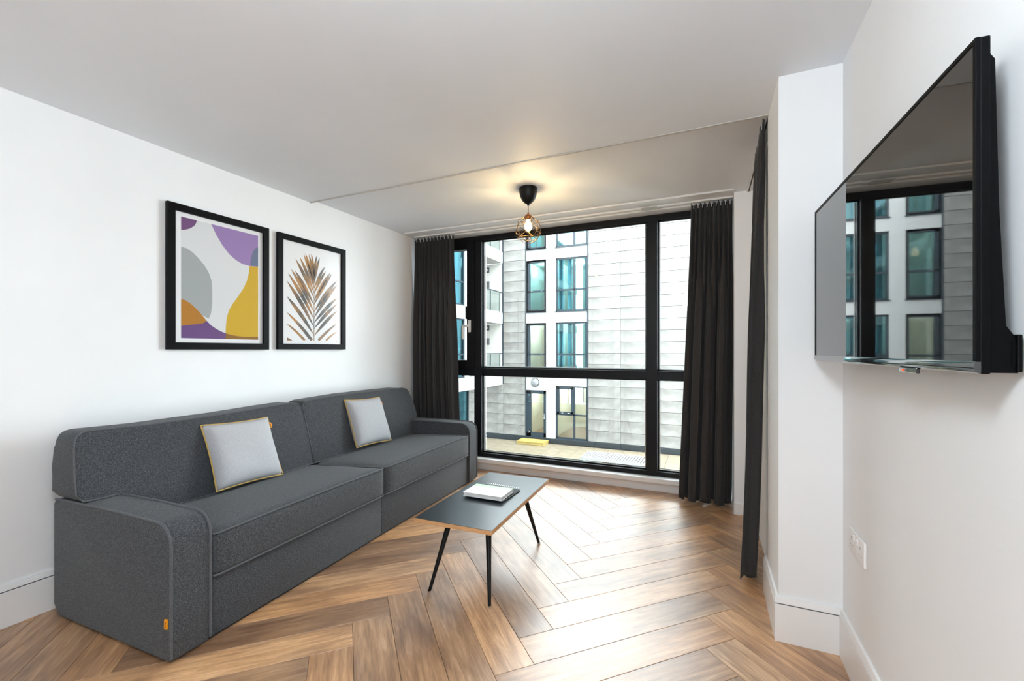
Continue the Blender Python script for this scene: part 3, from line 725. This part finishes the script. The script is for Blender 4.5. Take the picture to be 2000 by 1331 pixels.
# facade opposite
FY = 19.0
fac = empty('apartment_building', (-6.5, FY, ZG), 0, 'pale stone-clad apartment block across the courtyard with slate framed windows', 'building')
def Fb(name, mat, x0, x1, y0, y1, z0, z1, bev=0, par=None):
    return B(name, mat, par or fac, x0 + 6.5, x1 + 6.5, y0 - FY, y1 - FY, z0 - ZG, z1 - ZG, bev=bev)
ZT = 8.40
zst = [-2.82, .07, 3.0, 5.93]; zhd = [-.40, 2.49, 5.43, 8.36]
Fb('backing_wall', 'dark_joint', -4.81, 7.0, 19.05, 19.3, ZG, ZT)
Fb('backing_wall', 'dark_joint', -8.98, -7.79, 19.05, 19.3, ZG, ZT)
Fb('backing_wall', 'dark_joint', -13.0, -8.98, 19.05, 19.3, ZG, -.40)
Fb('kerb', 'kerb_dark', -13.0, 7.0, 18.93, 19.1, ZG, -2.83, bev=.01)
Fb('white_column', 'render_white', -6.77, -6.31, 19.0, 19.3, -2.83, ZT)
for i in range(4):
    za = zhd[i]; zb = zst[i + 1] if i < 3 else ZT
    Fb('spandrel', 'render_white', -6.31, -4.83, 19.0, 19.3, za, zb)
    Fb('spandrel', 'render_white', -7.77, -6.77, 19.0, 19.3, za if i else -.65, zb)
for x in (-8.99, -7.78, -4.82): Fb('corner_strip', 'slate_frame', x - .02, x + .025, 18.98, 19.06, (-.4 if x < -8.5 else -2.83), ZT)
PM = {}
def panel(x0, x1, z0, z1):
    key = (round(x1 - x0, 3), round(z1 - z0, 3))
    if key not in PM:
        bm = bmesh.new(); hx, hz = key[0] / 2 - .006, key[1] / 2 - .007
        box(bm, -hx, hx, -.03, .05, -hz, hz, bev=.004, seg=1); o = finish('stone_panel', bm, 'limestone', fac); PM[key] = o
    else:
        o = PM[key].copy(); COL.objects.link(o); o.parent = fac
    o.location = ((x0 + x1) / 2 + 6.5, .03 + random.uniform(-.003, .003), (z0 + z1) / 2 - ZG)
rows = 23
for r in range(rows):
    z0 = -2.82 + r * .4883; z1 = z0 + .4883
    if z1 > ZT + .1: break
    for c in range(8): panel(-4.79 + c * 1.41, -4.79 + (c + 1) * 1.41, z0, z1)
    panel(-8.955, -7.80, z0, z1)
    if r < 5:
        panel(-10.365, -8.955, z0, z1); panel(-11.775, -10.365, z0, z1)
def fwindow(x0, x1, z0, z1, kind, upper, door=False):
    e = empty('door' if door else 'window', ((x0 + x1) / 2 + 6.5, 0, z0 - ZG)); e.parent = fac
    cx = (x0 + x1) / 2; hw = (x1 - x0) / 2; H = z1 - z0
    y0, y1 = .04, .12
    gm = 'facade_glass_upper' if upper else 'facade_glass'
    bm = bmesh.new(); fw = .07
    box(bm, -hw, -hw + fw, y0, y1, 0, H); box(bm, hw - fw, hw, y0, y1, 0, H); box(bm, -hw, hw, y0, y1, 0, fw); box(bm, -hw, hw, y0, y1, H - fw, H)
    panes = []
    if kind == 'double':
        mx = hw * .16; tz = H * .40
        if door is False and not upper and z0 < -2: tz = H * .46
        box(bm, mx - .04, mx + .04, y0, y1, fw, H - fw); box(bm, -hw, hw, y0, y1, tz - .035, tz + .035)
        panes = [(-hw + fw, mx - .04, fw, tz - .035), (mx + .04, hw - fw, fw, tz - .035), (-hw + fw, mx - .04, tz + .035, H - fw), (mx + .04, hw - fw, tz + .035, H - fw)]
        if z0 < -2:   # opening light with a heavier sash
            a, c, d, f = panes[2]
            for q in ((a, a + .10, d, f), (c - .10, c, d, f), (a, c, d, d + .09), (a, c, f - .09, f)): box(bm, q[0], q[1], y0 - .03, y1 - .02, q[2], q[3])
            panes[2] = (a + .10, c - .10, d + .09, f - .09)
    elif kind == 'single':
        tz = H * .40
        box(bm, -hw, -hw + .19, y0, y1, 0, H); box(bm, hw - .11, hw, y0, y1, 0, H)
        box(bm, -hw, hw, y0, y1, tz - .04, tz + .04); box(bm, -hw, hw, y0, y1, 0, .12); box(bm, -hw, hw, y0, y1, H - .12, H)
        panes = [(-hw + .19, hw - .11, .12, tz - .04), (-hw + .19, hw - .11, tz + .04, H - .12)]
    else:
        box(bm, -hw, -hw + .24, y0 - .02, y1, 0, H); box(bm, hw - .13, hw, y0 - .02, y1, 0, H); box(bm, -hw, hw, y0 - .02, y1, 0, .20); box(bm, -hw, hw, y0 - .02, y1, H - .16, H)
        panes = [(-hw + .24, hw - .13, .20, H - .16)]
    finish('frame', bm, 'slate_frame', e)
    for a, c, d, f in panes: B('pane', gm, e, a, c, .075, .083, d, f)
    B('window_board', 'slate_frame', e, -hw - .03, hw + .03, -.04, .04, -.03, .0)
    if kind == 'double' and z0 < -2: 
        for x in (-.42, -.12): B('hinge', 'chrome', e, x - .05, x + .05, -.004, .012, H * .46 + .065, H * .46 + .09)
    if kind == 'single':
        for x in (-.20, .27): B('hinge', 'chrome', e, x - .06, x + .06, .02, .041, H * .40 - .01, H * .40 + .015)
    if door:
        for zz in (.22, 1.62, 1.93):
            bm = bmesh.new(); prism(bm, [(-hw + .10, zz - .07), (-hw + .22, zz), (-hw + .10, zz + .07), (-hw + .14, zz)], lambda x, z: (x, .004, z), lambda x, z: (x, .024, z)); finish('hinge', bm, 'chrome', e)
        bm = bmesh.new(); box(bm, hw - .10, hw - .05, -.01, .022, .85, 1.10, bev=.005); box(bm, hw - .22, hw - .06, -.05, -.02, .97, 1.01, bev=.005); box(bm, hw - .09, hw - .06, -.04, 0, .97, 1.01); finish('lever_handle', bm, 'chrome', e)
    return e
for i in range(4):
    fwindow(-6.31, -4.83, zst[i], zhd[i], 'double', i >= 1)
    if i == 0: fwindow(-7.77, -6.77, zst[0], -.65, 'door', False, True)
    else: fwindow(-7.77, -6.77, zst[i], zhd[i], 'single', i >= 2)
# rooms behind the windows
for i in range(4):
    z0 = zst[i] - .04; z1 = zhd[i] + .06
    bm = bmesh.new()
    for d in ((-8.0, -4.6, 22.6, 22.75), (-8.0, -7.9, 19.3, 22.6), (-4.7, -4.6, 19.3, 22.6), (-6.60, -6.48, 19.3, 22.6)):
        box(bm, d[0] + 6.5, d[1] + 6.5, d[2] - FY, d[3] - FY, z0 - ZG, z1 - ZG)
    box(bm, -1.5, 1.9, .3, 3.6, z1 - ZG, z1 - ZG + .1)
    finish('room_walls', bm, 'room_cream', fac)
    Fb('room_floor', 'room_floor', -8.0, -4.6, 19.3, 22.6, z0 - .12, z0)
    for x, yy in ((-7.2, 20.4), (-5.5, 20.8)):
        bm = bmesh.new(); lathe(bm, [(0, 0), (.10, 0), (.09, -.04), (0, -.05)], (x + 6.5, yy - FY, z1 - ZG), 14)
        o = finish('ceiling_spot', bm, 'spot_glow', fac, smooth=True)
        point_light(o, (x + 6.5, yy - FY, z1 - ZG - .14), 130 if i == 0 else 95, (1, .97, .91) if i == 0 else (.86, .97, 1), .06)
    # curtain drops inside the upper rooms
    if i >= 1:
        for x0, x1, mt in ((-6.28, -6.08, 'room_teal'), (-5.86, -5.68, 'sheer_white'), (-5.40, -5.30, 'sheer_white'), (-5.05, -4.85, 'room_teal')):
            bm = bmesh.new(); nn_ = 12
            pts = [(x0 + (x1 - x0) * q / nn_, 19.45 + .03 * math.sin(q * 1.9)) for q in range(nn_ + 1)]
            a = [bm.verts.new((p[0] + 6.5, p[1] - FY, z0 - ZG + .03)) for p in pts]; c = [bm.verts.new((p[0] + 6.5, p[1] - FY, z1 - ZG - .03)) for p in pts]
            for q in range(nn_): bm.faces.new((a[q], a[q + 1], c[q + 1], c[q]))
            finish('room_curtain', bm, mt, fac, smooth=True)
    if i < 3:
        px = -5.13; pz = [-1.55, 1.35, 4.28][i]
        pc = empty('framed_picture', (px, 22.6 if i == 0 else 20.6, pz), 0, ['small black framed picture in the ground floor room across the courtyard', 'small framed picture in the room one floor above the courtyard door', 'small framed picture in the highest fully visible room opposite'][i], 'picture')
        if i == 0: pc.location = (-5.62, 22.58, -1.62)
        else: pc.location = (-5.42, 22.58, pz - .1)
        bm = bmesh.new()
        for d in ((-.38, .38, 0, .05), (-.38, .38, .95, 1.0), (-.38, -.33, .05, .95), (.33, .38, .05, .95)): box(bm, d[0], d[1], -.035, 0, d[2], d[3])
        finish('frame', bm, 'black_wood', pc); B('mat_board', 'mat_board', pc, -.33, .33, -.015, -.004, .05, .95)
        bm = bmesh.new(); prism(bm, [(.16 * math.cos(t) , .5 + .24 * math.sin(t)) for t in [2 * pi * k / 14 for k in range(14)]], lambda x, z: (x, -.0152, z), lambda x, z: (x, -.018, z)); finish('printed_shape', bm, 'art_slate' if i else 'ink_grey', pc)
# bulkhead lamp over the door
bh = empty('bulkhead_lamp', (-7.29, FY - .001, -.42), 0, 'round white bulkhead lamp above the courtyard door', 'lamp')
bm = bmesh.new(); lathe(bm, [(0, 0), (.19, 0), (.20, .03), (.19, .06), (0, .06)], n=24); bmesh.ops.rotate(bm, verts=bm.verts, matrix=Matrix.Rotation(pi / 2, 3, 'X')); bmesh.ops.translate(bm, verts=bm.verts, vec=(0, 0, .15)); finish('base_ring', bm, 'slate_frame', bh, smooth=True)
bm = bmesh.new(); lathe(bm, [(.175, .05), (.17, .09), (.12, .13), (0, .15)], n=24); bmesh.ops.rotate(bm, verts=bm.verts, matrix=Matrix.Rotation(pi / 2, 3, 'X')); bmesh.ops.translate(bm, verts=bm.verts, vec=(0, 0, .15)); finish('diffuser', bm, 'opal_cover', bh, smooth=True)

# wing with balconies on the left of the courtyard
wx = -8.98
wg = empty('balcony_wing', (wx, 15.0, ZG), 0, 'white side wing with glass railed balconies left of the stone facade', 'building')
def Wb(name, mat, x0, x1, y0, y1, z0, z1, bev=0, par=None):
    return B(name, mat, par or wg, x0 - wx, x1 - wx, y0 - 15, y1 - 15, z0 - ZG, z1 - ZG, bev=bev)
yb0 = 15.75
for z0, z1 in ((-.43, .10), (2.50, 3.03), (5.42, 5.95), (8.36, 8.5)):
    Wb('floor_band', 'render_white', -13, wx, 6.0, 18.97, z0, z1)
for i, (z0, z1) in enumerate(((.10, 2.50), (3.03, 5.42), (5.95, 8.36))):
    Wb('balcony_end_wall', 'render_cream', -13, wx - .02, 18.98, 19.25, z0, z1)
    Wb('balcony_back_wall', 'render_cream', -11.4, -11.2, yb0, 18.98, z0, z1)
    Wb('partition', 'render_white', -11.4, wx - .04, yb0 - .2, yb0, z0, z1)
    # balcony railing: posts, handrail, glass
    rail = Wb('handrail', 'slate_frame', wx - .06, wx - .01, yb0, 18.97, z0 + .95, z0 + .99)
    for yy in (yb0 + .03, 16.8, 17.75, 18.75): Wb('post', 'slate_frame', wx - .05, wx - .02, yy - .02, yy + .02, z0, z0 + .95)
    for a, c in ((yb0 + .06, 16.77), (16.83, 17.72), (17.78, 18.72)): Wb('glass_panel', 'balcony_glass', wx - .04, wx - .028, a, c, z0 + .05, z0 + .94)
    # louvre and dark box on the end wall
    if i < 2:
        lz = [2.19, 5.02][i]
        lf = Wb('louvre', 'slate_frame', -10.12, -9.70, 18.94, 18.98, lz, lz + .24)
        for q in range(4): B('louvre_slat', 'render_white', lf, -10.05 + q * .085 - wx, -10.00 + q * .085 - wx, 18.925 - 15, 18.94 - 15, lz + .06 - ZG, lz + .19 - ZG)
        bz = [1.49, 4.27][i]
        Wb('meter_box', 'dark_joint', -10.06, -9.68, 18.92, 18.98, bz, bz + .32, bev=.01)
    # glazing of the nearer rooms
    for a, c in ((6.2, 8.4), (8.6, 10.8), (11.0, 13.2), (13.4, 15.4)):
        e = empty('window', (-.06, (a + c) / 2 - 15, z0 - ZG)); e.parent = wg
        bm = bmesh.new(); hh = (c - a) / 2; H = z1 - z0
        for d in ((-hh, -hh + .06, 0, H), (hh - .06, hh, 0, H), (-.03, .03, 0, H), (-hh, hh, 0, .06), (-hh, hh, H - .06, H), (-hh, hh, H * .4 - .03, H * .4 + .03)): box(bm, -.04, .03, d[0], d[1], d[2], d[3])
        finish('frame', bm, 'slate_frame', e)
        for p, q in ((-hh + .06, -.03), (.03, hh - .06)): B('pane', 'facade_glass_upper', e, -.01, -.002, p, q, .06, H - .06)
    rw_ = Wb('room_wall', 'room_cream', -11.2, -11.0, 6.0, yb0 - .2, z0, z1)
    point_light(rw_, (-1.0, -1.2, z1 - ZG - .2), 200, (.86, .97, 1), .06)  # added light to brighten the wing room behind its panes, no fitting
    for a, c, mt in ((13.55, 13.95, 'sheer_white'), (14.5, 14.72, 'room_teal'), (15.0, 15.3, 'sheer_white'), (12.0, 12.3, 'room_teal')): Wb('room_curtain', mt, wx - .30, wx - .24, a, c, z0 + .02, z1 - .02)
Wb('pier_wall', 'render_white', wx - .15, wx, 15.42, yb0 - .0, .10, 8.36)
# ground floor glazing set back under the wing
e = empty('window', (-.5, -1.0, .22)); e.parent = wg
bm = bmesh.new()
for yy in (-7.5, -5.5, -3.5, -1.5, .5, 2.5): box(bm, -.05, .03, yy - .04, yy + .04, 0, 2.38)
box(bm, -.05, .03, -7.5, 2.5, 0, .1); box(bm, -.05, .03, -7.5, 2.5, 2.28, 2.38); finish('frame', bm, 'slate_frame', e)
for k in range(5): B('pane', 'facade_glass_upper', e, -.01, 0, -7.46 + 2 * k, -5.54 + 2 * k, .1, 2.28)
Wb('room_wall', 'room_teal', -11.4, -11.2, 6.0, 17.0, ZG, -.43)
# light metal chairs on the balconies
for z0, lab in ((.10, 'small wire chair on the lower balcony'), (3.03, 'small wire chair on the upper balcony')):
    ch = empty('balcony_chair', (-9.75, 17.7, z0), math.radians(60), lab, 'chair')
    for sx in (-1, 1):
        for sy in (-1, 1):
            bm = bmesh.new(); tube(bm, [(sx * .2, sy * .2, 0), (sx * .17, sy * .17, .44)], .012, 6); finish('leg', bm, 'black_metal', ch)
    bm = bmesh.new(); box(bm, -.21, .21, -.21, .21, .44, .46, bev=.005); finish('seat', bm, 'black_metal', ch)
    bm = bmesh.new(); tube(bm, [(-.19, .19, .46), (-.19, .24, .75), (0, .26, .84), (.19, .24, .75), (.19, .19, .46)], .012, 6); finish('backrest', bm, 'black_metal', ch, smooth=True)
